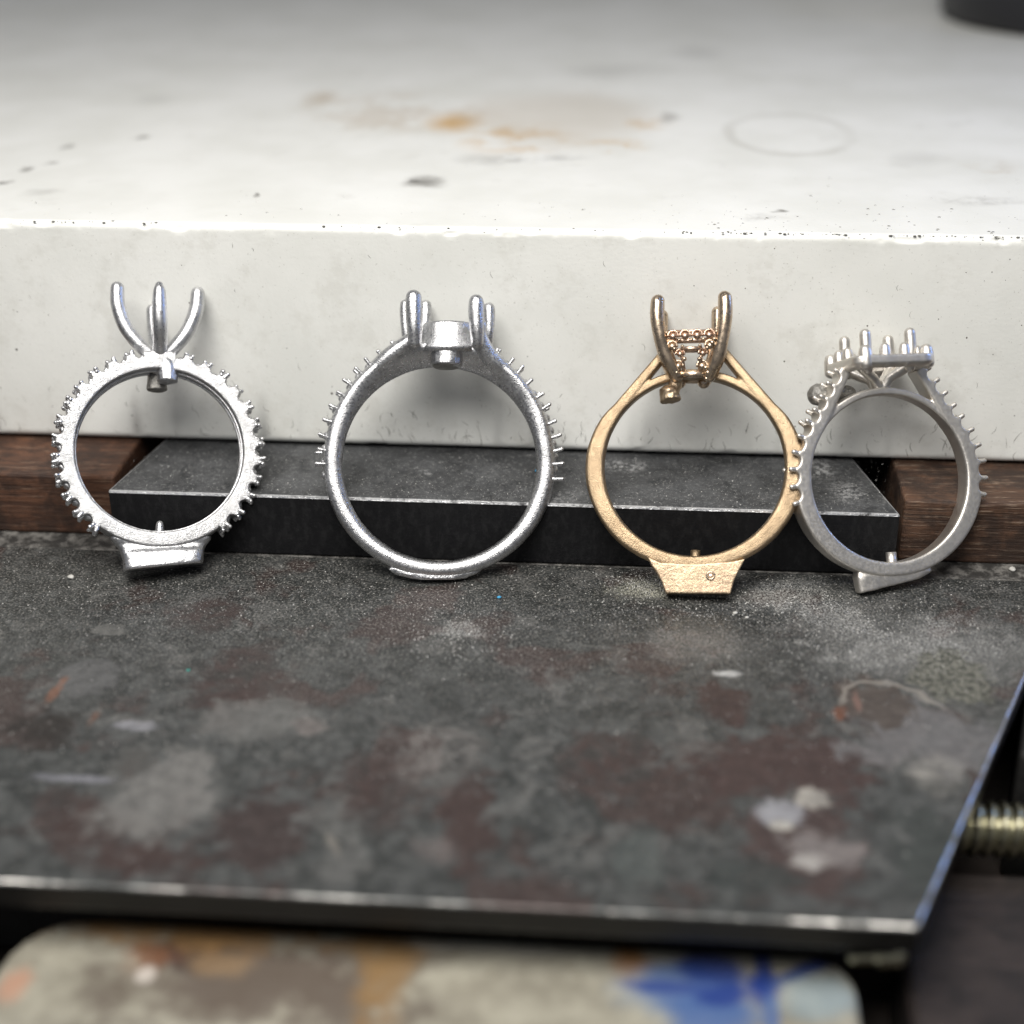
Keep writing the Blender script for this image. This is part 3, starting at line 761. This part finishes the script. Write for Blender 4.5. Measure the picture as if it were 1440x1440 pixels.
# cup head
hx, _, hz = p2(630, 478)
rings = []
prof = [(44, -16), (43, -8), (39, 0), (36.5, 8), (36.5, 23), (35.5, 26), (32, 27), (29, 25), (28, 14), (26, 8)]
mb = MB()
mb.loft([[(hx + a_ * K * math.cos(2 * math.pi * k / 40), a_ * K * 0.86 * math.sin(2 * math.pi * k / 40), hz + h_ * K) for k in range(40)] for a_, h_ in prof])
obj('head_cup', mb, M_silver2, r2, rough=(0.002, 30, 4))
for i, (xa, ya, za, xb, yb_, zb, ra) in enumerate(((583, -34, 484, 581, -40, 422, 10.5), (572, 8, 482, 569, 6, 424, 7.5), (594, 32, 478, 597, 34, 420, 8),
                                     (670, -34, 484, 668, -40, 427, 10), (686, 6, 480, 687, 4, 428, 8), (672, 32, 478, 676, 34, 422, 7.5))):
    claw(r2, [(p2(xa, za, ya), ra * 0.8), (p2((xa + xb) / 2, (za + zb) / 2 + 8, (ya + yb_) / 2 - 2), ra * 0.92), (p2(xb, zb + 12, yb_), ra), (p2(xb, zb, yb_), ra * 0.95)], M_silver2, seed=i * 3.0, amp=0.0022)
mb = MB().tube([p2(628, 480, -12), p2(628, 496, -13.5), p2(627, 514, -15)], [22 * K, 23 * K, 22 * K], 18, r1=False)
st = obj('sprue_stub', mb, M_silver2, r2, voxel=0.009, rough=(0.004, 14, 5))
mb = MB().tube([p2(627, 513.2, -15), p2(627, 515, -15.2)], [19.5 * K, 18 * K], 18, r0=False, r1=False)
obj('cut_face', mb, M_cut, st)
mb = button([(p2(613, 790), 60, 7, 0), (p2(613, 798), 67, 9, 0.5), (p2(614, 805), 58, 10, 0.5), (p2(616, 811), 40, 10, 0), (p2(617, 813), 26, 9, 0)], n=2.6)
obj('sprue_remnant', mb, M_silver2, r2, voxel=0.007, rough=(0.004, 16, 6, 0.0015, 60))
place(r2, 618, p2(618, 650, 0), 0.0, 2.2, 29.5)

# ================================================================== RING 3: gold cathedral ring
r3 = ring_root('yellow gold ring with split shoulders and tall four claw head')
BX, BY = 983, 841
p3 = lambda px, py, y=0.0: ((px - BX) * K, y * K, (BY - py) * K)
cx, _, cz = p3(977, 660)
RIN = 127.5 * K
def side_path(p, lx_, lz_, w_end, ws, rin, gap=0.0):
    """shank from the left shoulder tip, round the bottom, to the right tip: rows x, z, w"""
    rows = []
    a0 = 52
    for s_ in np.arange(-a0, -309, -2.0):
        w_ = interp(min(abs(s_), 360 - abs(s_)), *ws) * K
        v = polar(cx, cz, rin + w_, s_); rows.append((v.x, v.z, w_))
    f, l = np.array(rows[0]), np.array(rows[-1])
    tl = np.array((lx_, lz_, w_end * K)); tr = np.array((2 * cx - lx_, lz_, w_end * K))
    pre = [tl + (f - tl) * q for q in np.arange(0, 1, 0.07)]; post = [l + (tr - l) * q for q in np.arange(0.07, 1.01, 0.07)]
    return np.array(pre + rows + post)
x_, _, z_ = p3(939, 490)
A = side_path(p3, x_, z_, 6.5, ([52, 62, 80, 100, 130, 155, 180], [9.0, 11.3, 13.3, 13.8, 12.6, 10.8, 9.5]), RIN)
mb = MB().bar([(a[0], 0, a[1]) for a in A], A[:, 2], A[:, 2], [13.5 * K] * len(A), n=4.5, seg=28, center=(cx, 0, cz))
mb.bar([polar(cx, cz, RIN + 6.3 * K, d_) for d_ in np.arange(-66, 66.1, 2)], 6.3 * K, 6.3 * K, 12.5 * K, n=6, seg=20, center=(cx, 0, cz))
obj('shank', mb, M_gold, r3, voxel=0.009, rough=(0.0004, 46, 7.0, 0.0012, 6))
for i, (sx, sy) in enumerate(((0, -1), (1, -1), (0, 1), (1, 1))):
    L = [(952, 531, 16, 9.5), (940, 510, 26, 11), (930, 482, 34, 10), (925, 452, 38, 10.5), (925, 430, 39, 10), (926, 427, 39, 9)]
    if sx: L = [(999, 531, 16, 9.5), (1009, 508, 26, 11), (1016, 480, 34, 10), (1020, 450, 38, 10.5), (1020, 426, 39, 10), (1019, 423, 39, 9)]
    if sy > 0: L = [(a_ + (4 if not sx else -8), b_ + 3, c_, d_) for a_, b_, c_, d_ in L]
    claw(r3, [(p3(a_, b_, c_ * sy), d_) for a_, b_, c_, d_ in L], M_goldhead, seed=i * 2.0, amp=0.0005)
mb = MB()
for sy in (-1, 1):
    mb.bar([p3(932, 484, 33 * sy), p3(1014, 483, 33 * sy)], 3.2 * K, 3.2 * K, 5 * K, n=4, seg=12)
    mb.bar([p3(940, 471, 34 * sy), p3(1010, 470, 34 * sy)], 2.0 * K, 2.0 * K, 4 * K, n=4, seg=12)
    if sy < 0: mb.bar([p3(958, 495, -31), p3(988, 495, -31)], 3 * K, 3 * K, 5 * K, n=4, seg=12)
for xa_, xb_ in ((958, 963), (988, 984)):                      # slanted sides of the little window
    mb.bar([p3(xa_, 495, -31), p3((xa_ + xb_) / 2, 511, -25.5), p3(xb_, 527, -18)], 2.6 * K, 2.6 * K, 4 * K, n=4, seg=12)
for sx in (930, 1016):
    mb.bar([p3(sx, 480, -33), p3(sx, 480, 33)], 5 * K, 5 * K, 6 * K, n=4, seg=12, up=(0, 0, 1))
obj('gallery_rail', mb, M_pink, r3, rough=(0.0015, 40))
mb = MB()
mb.bar([p3(954, 529, -17), p3(998, 529, -17)], 4.5 * K, 4.5 * K, 6 * K, n=4, seg=12)
mb.bar([p3(954, 531, 17), p3(998, 531, 17)], 4.5 * K, 4.5 * K, 6 * K, n=4, seg=12)
obj('lower_rail', mb, M_goldhead, r3, rough=(0.002, 40))
# stone seats on the gallery: small cups with four beads
cupm = MB(); cupm.sphere((0, -1.2 * K, -0.6 * K), 5.6 * K, 14, (1, 0.75, 1))
cupm.bar([(7.2 * K * math.cos(a_), -1.5 * K, 7.2 * K * math.sin(a_)) for a_ in np.linspace(-0.25, math.pi + 0.25, 14)], 1.6 * K, 1.6 * K, 3.2 * K, n=3, seg=8)
cupm = cupm.mesh('stone_seat'); cupm.polygons.foreach_set('use_smooth', [True] * len(cupm.polygons)); cupm.materials.append(M_pink)
cupg = cupm.copy(); cupg.materials.clear(); cupg.materials.append(M_goldhead)
for (px, py, y_, g_, sc_) in ((947, 478, -38, 0, 1), (964, 477.5, -38, 0, 1), (981, 477, -38, 0, 1), (998, 476.5, -38, 0, 1),
                    (946, 492, -35, 1, 0.95), (957, 502, -30, 0, 0.85), (954, 518, -23, 1, 1.0), (999, 491, -35, 1, 0.95), (989, 501, -30, 0, 0.85), (988, 518, -23, 1, 1.0)):
    instance('stone_seat', cupg if g_ else cupm, r3, p3(px, py, y_), None, (sc_, 1, sc_))
mb = MB()
for (px, py, y_, r_) in ((955.5, 484, -40, 2.8), (972.5, 484, -40, 3.2), (989.5, 483, -40, 3), (938, 473, -38, 3), (1008, 472, -38, 3), (949, 496, -37, 3), (963, 509, -29, 3.4), (984, 509, -29, 3.2),
                     (952, 528, -25, 3.6), (993, 521, -25, 4), (996, 528, -24, 4), (1002, 488, -39, 4), (995, 495, -36, 3.5), (1005, 483, -40, 3.2), (994, 536, -20, 3.2), (960, 492, -34, 2.6), (985, 491, -34, 2.6)):
    mb.sphere(p3(px, py, y_), r_ * K, 10)
obj('bead_prongs', mb, M_goldhead, r3)['kind'] = 'stuff'
mb = MB()
mb.tube([p3(950, 527, -4), p3(949, 543, -5), p3(942, 553, -6), p3(944, 566, -8)], [12 * K, 10.5 * K, 15 * K, 15 * K], 16, r1=False)
obj('sprue_stub', mb, M_goldpale, r3, voxel=0.009, rough=(0.016, 11, 2.0, 0.006, 30))
mb = MB().tube([p3(979, 792), p3(979, 779)], 7 * K, 12, r1=False)
obj('pin_nub', mb, M_gold, r3, rough=(0.002, 20))
poly = [(912, 790), (916, 800), (925, 812), (932, 825), (938, 841), (1028, 841), (1033, 822), (1040, 808), (1048, 792), (1030, 796), (980, 800), (930, 798)]
mb = MB().prism([(p3(a_, b_)[0], p3(a_, b_)[2]) for a_, b_ in poly], -16.5 * K, 15 * K)
but = obj('sprue_button', mb, M_goldpale, r3, voxel=0.008, rough=(0.004, 6, 1.0, 0.0009, 30))
mb = MB().torus(p3(1000, 816, -17.5), 5.2 * K, 1.6 * K, 'Y'); mb.sphere(p3(1000.5, 816.5, -14.5), 5.2 * K, 12, (1, 0.5, 1))
obj('dimple', mb, M_goldhead, but)
place(r3, 976, p3(977, 660, 0), 0.0, -2.8, 33.2, 0.97)

# ================================================================== RING 4: white gold halo ring
r4 = ring_root('satin grey white gold ring with square halo tray, turned towards the right')
BX, BY = 1225, 835
p4 = lambda px, py, y=0.0: ((px - BX) * K, y * K, (BY - py) * K)
cx, _, cz = p4(1251, 675)
RIN = 118.5 * K
HY = 15.5                                                   # half depth px
HZ0 = cz + 152 * K                                        # tray underside
ws = ([52, 70, 90, 120, 150, 180], [11.5, 12.5, 13, 12.5, 11.2, 10])
A = side_path(p4, cx - 56 * K, HZ0 + 4 * K, 8.5, ws, RIN)
# resample finely and cut stone seats into the outer side
Af = cr(A, 8); n_ = len(Af)
seg_l = np.concatenate([[0], np.cumsum(np.hypot(np.diff(Af[:, 0]), np.diff(Af[:, 1])))]); tot = seg_l[-1]
wo = Af[:, 2].copy(); PIT = 21.5 * K; NP_ = 10
s0 = 8 * K
for i in range(n_):
    for s_ in (seg_l[i], tot - seg_l[i]):
        q = (s_ - s0) / PIT
        if 0 <= q <= NP_ - 1:
            u = (q % 1.0 - 0.5) * PIT; hw = 8.2 * K
            if abs(u) < hw: wo[i] -= 6.5 * K * math.sqrt(1 - (u / hw) ** 2)
mb = MB().bar([(a[0], 0, a[1]) for a in Af], Af[:, 2], wo, [HY * K] * n_, n=8, seg=32, center=(cx, 0, cz))
mb.bar([polar(cx, cz, RIN + 5.5 * K, d_) for d_ in np.arange(-66, 66.1, 2)], 5.5 * K, 5.5 * K, (HY - 2) * K, n=6, seg=20, center=(cx, 0, cz))
obj('shank', mb, M_white, r4, voxel=0.0085, rough=(0.0003, 50, 9.0, 0.001, 7))
pin4 = MB().tube([(0, 0, -8 * K), (0, 0, 1 * K), (0, 0, 4.0 * K)], [4.6 * K, 3.6 * K, 3.6 * K], 10).mesh('pin_prong')
pin4.polygons.foreach_set('use_smooth', [True] * len(pin4.polygons)); pin4.materials.append(M_white)
for side in (0, 1):
    for k in range(NP_):
        s_ = s0 + k * PIT; s_ = s_ if side == 0 else tot - s_
        i = min(int(np.searchsorted(seg_l, s_)), n_ - 2); i = max(i, 1)
        P = Vector((Af[i, 0], 0, Af[i, 1])); T = Vector((Af[i + 1, 0] - Af[i - 1, 0], 0, Af[i + 1, 1] - Af[i - 1, 1])).normalized()
        N = T.cross(Vector((0, 1, 0))); N = N if N.dot(P - Vector((cx, 0, cz))) > 0 else -N
        for yy in (-11, 11):
            dv = N + T * rnd.uniform(-0.1, 0.1); dv.y += 0.12 * (1 if yy > 0 else -1)
            instance('pin_prong', pin4, r4, P + N * (Af[i, 2] + 0.5 * K) + Vector((0, yy * K, 0)), out_rot(dv), (1, 1, rnd.uniform(0.9, 1.1)))
# halo tray
def rsq(h, r_, n=8):
    pts = []
    for q, (sx, sy) in enumerate(((1, 1), (-1, 1), (-1, -1), (1, -1))):
        for k in range(n + 1):
            a = math.pi / 2 * (q + k / n); pts.append((sx * (h - r_) + r_ * math.cos(a), sy * (h - r_) + r_ * math.sin(a)))
    return pts
HH = 60
rings = []
prof = [(50, 1), (54, 0), (59, 3), (61.5, 7), (61.5, 16), (60, 18.5), (55, 18.5), (53, 16), (47, 15.5), (44, 17), (40, 17), (38, 15), (38, 6), (41, 2)]
mb = MB(); mb.loft([[(cx + x * K, y * K, HZ0 + h_ * K) for x, y in rsq(a_, a_ * 0.33)] for a_, h_ in prof + prof[:1]], cap=False)
tray = obj('halo_tray', mb, M_white, r4, voxel=0.008, rough=(0.0003, 50, 9.0, 0.001, 9))
hb = MB().tube([(0, 0, 0), (0, 0, 17 * K), (0, 0, 20 * K)], [8.2 * K, 7.8 * K, 7.0 * K], 14).mesh('halo_bead')
hb.polygons.foreach_set('use_smooth', [True] * len(hb.polygons)); hb.materials.append(M_white)
for sd in range(4):
    for k in range(4):
        u = (-44 + 29.3 * k); v = -53
        a = sd * math.pi / 2; x = u * math.cos(a) - v * math.sin(a); y = u * math.sin(a) + v * math.cos(a)
        if k == 3 : continue
        cs = 1.25 if k == 0 else 1.0
        if k == 0: x, y = x * 1.0, y * 0.98
        instance('halo_bead', hb, r4, (cx + x * K, y * K, HZ0 + (8 if k else 6) * K), None, (cs, cs, 1))
for i, (sx, sy) in enumerate(((-1, -1), (1, -1), (1, 1), (-1, 1))):
    claw(r4, [((cx + sx * 32 * K, sy * 32 * K, HZ0 + 2 * K), 7.5), ((cx + sx * 34 * K, sy * 34 * K, HZ0 + 28 * K), 8.2), ((cx + sx * 34 * K, sy * 34 * K, HZ0 + 50 * K), 8.0)], M_white, seed=i, amp=0.001)
mb = MB()
for sx in (-1, 1):
    mb.tube([(cx + sx * 3 * K, 0, cz + 128 * K), (cx + sx * 12 * K, -6 * K, HZ0 - 10 * K), (cx + sx * 36 * K, -20 * K, HZ0 + 6 * K)], [9 * K, 7.5 * K, 8 * K], 12)
    mb.tube([(cx + sx * 3 * K, 4 * K, cz + 128 * K), (cx + sx * 12 * K, 10 * K, HZ0 - 10 * K), (cx + sx * 34 * K, 34 * K, HZ0 + 6 * K)], [9 * K, 7 * K, 8 * K], 12)
obj('support_arms', mb, M_white, r4, voxel=0.009, rough=(0.001, 40))
mb = MB().tube([(cx - 38 * K, 26 * K, cz + 126 * K), (cx - 62 * K, 26 * K, cz + 127 * K), (cx - 86 * K, 20 * K, cz + 125 * K)], [12 * K, 13 * K, 16 * K], 18, r1=True)
obj('sprue_stub', mb, M_cut, r4, voxel=0.009, rough=(0.008, 20, 3))
mb = MB().tube([(cx, 0, cz - RIN - 4 * K), (cx, 0, cz - RIN + 14 * K)], 7.5 * K, 14, r1=False)
obj('pin_nub', mb, M_white, r4, rough=(0.001, 20))
mb = button([(p4(1251, 803), 56, 12, 0), (p4(1251, 811), 58, 13, 1), (p4(1249, 818), 55, 12.5, 5), (p4(1245, 825), 49, 12, 8), (p4(1244, 827), 47, 11, 8)], n=6)
obj('sprue_button', mb, M_white, r4, voxel=0.008, rough=(0.004, 12, 1.0))
place(r4, 1246, p4(1251, 675, 0), 29.5, 4.0, 28.6, 0.975)

# ------------------------------------------------------------------ dust and crumbs
def grains(name, n, sample, sizes, mat, z, label, cat='dust'):
    mb = MB(); V = mb.v; F = mb.f
    for i in range(n):
        q = sample()
        if q is None: continue
        x, y = q; r = rnd.choice(sizes) * rnd.uniform(0.7, 1.3); a = rnd.uniform(0, 3.14); e = rnd.uniform(0.5, 1.0)
        ca, sa = math.cos(a) * r, math.sin(a) * r; b = len(V)
        V.extend([(x + ca, y + sa, z), (x - sa * e, y + ca * e, z), (x - ca, y - sa, z), (x + sa * e, y - ca * e, z), (x + rnd.uniform(-.3, .3) * r, y, z + r * rnd.uniform(0.5, 0.9))])
        F.extend([(b, b + 1, b + 4), (b + 1, b + 2, b + 4), (b + 2, b + 3, b + 4), (b + 3, b, b + 4)])
    o = obj(name, mb, mat, None, smooth=False)
    tag(o, label, cat, kind='stuff'); return o
def dust_mat(name, c0, c1):
    t = NT(name); t.out(t.mix(t.step(t.noise(9, 2), 0.4, 0.6), c0, c1), 0.7); return t.m
M_d1 = dust_mat('pale_dust', (0.42, 0.41, 0.38), (0.70, 0.69, 0.66))
M_d2 = dust_mat('grey_grit', (0.14, 0.135, 0.13), (0.30, 0.29, 0.28))
M_d3 = dust_mat('dark_grit', (0.012, 0.012, 0.012), (0.04, 0.035, 0.03))
M_blue = dust_mat('blue_wax', (0.05, 0.30, 0.55), (0.08, 0.42, 0.70))
def on_plate(clusters, spread=0.25, lo=790, hi=1240):
    def f():
        if rnd.random() < spread:
            p = at_z(rnd.uniform(0, 1440), lo + (hi - lo) * rnd.random() ** 1.6, 0)
        else:
            cxp, cyp, sx, sy = rnd.choice(clusters)
            p = at_z(rnd.gauss(cxp, sx), rnd.gauss(cyp, sy), 0)
        lim = pR0.x + dirr.x * ((p.y - pR0.y) / dirr.y) - 0.05
        if p.y > Y_BAR - 0.05 or p.y < Y_PF + 0.04 or p.x > lim: return None
        return p.x, p.y
    return f
grains('pale_dust', 5000, on_plate([(1290, 925, 90, 35), (1110, 850, 55, 18), (910, 820, 35, 12), (1200, 880, 90, 30), (640, 890, 40, 25), (960, 850, 80, 20), (500, 840, 300, 25)], 0.2), (0.002, 0.003, 0.004, 0.005, 0.007), M_d1, 0.0004, 'pale powdery dust scattered on the steel plate')
grains('grey_grit', 6500, on_plate([(700, 860, 400, 45), (250, 860, 200, 50), (1150, 900, 200, 60)], 0.4), (0.003, 0.004, 0.005, 0.006, 0.009), M_d2, 0.0004, 'grey metal grit scattered over the steel plate', 'grit')
grains('dark_grit', 4500, on_plate([(700, 850, 450, 45)], 0.5), (0.003, 0.004, 0.006, 0.008), M_d3, 0.0004, 'black grit scattered over the steel plate', 'grit')
def on_bar():
    p = at_z(rnd.uniform(170, 1250), rnd.uniform(634, 720), Z_BAR)
    if p.y < Y_BAR + 0.06 or p.y > Y_ST + 0.05: return None
    return p.x, p.y
grains('pale_dust', 1500, on_bar, (0.002, 0.003, 0.003, 0.004, 0.006), M_d1, Z_BAR + 0.0004, 'pale specks of dust on top of the black bar')
def lump(name, px, py, r, mat, label, z=0.0, cat='crumb'):
    p = at_z(px, py, z); mb = MB().sphere((0, 0, r * 0.5), r, 8, (1.2, 0.9, 0.6))
    o = obj(name, mb, mat, rough=(r * 0.5, 1 / r * 0.6, px)); o.location = (p.x, p.y, z)
    tag(o, label, cat)
lump('blue_crumb', 702, 841, 0.018, M_blue, 'tiny blue wax crumb on the plate between second and third ring')
lump('blue_crumb', 754, 663, 0.014, M_blue, 'tiny blue crumb on the black bar inside the second ring', Z_BAR)
lump('white_crumb', 100, 813, 0.026, M_d1, 'white crumb on the plate left of the first ring')
lump('white_crumb', 1034, 863, 0.022, M_d1, 'white crumb on the plate below the gold ring, nearer its right side')
lump('white_crumb', 1050, 869, 0.016, M_d1, 'small white crumb on the plate right beside a larger one below the gold ring')
lump('white_crumb', 1423, 803, 0.034, M_d1, 'white crumb on the dusty strip at the far right', -0.02)
lump('teal_crumb', 265, 943, 0.014, dust_mat('teal_wax', (0.03, 0.30, 0.26), (0.05, 0.4, 0.33)), 'tiny teal crumb on the plate in front of the first ring')
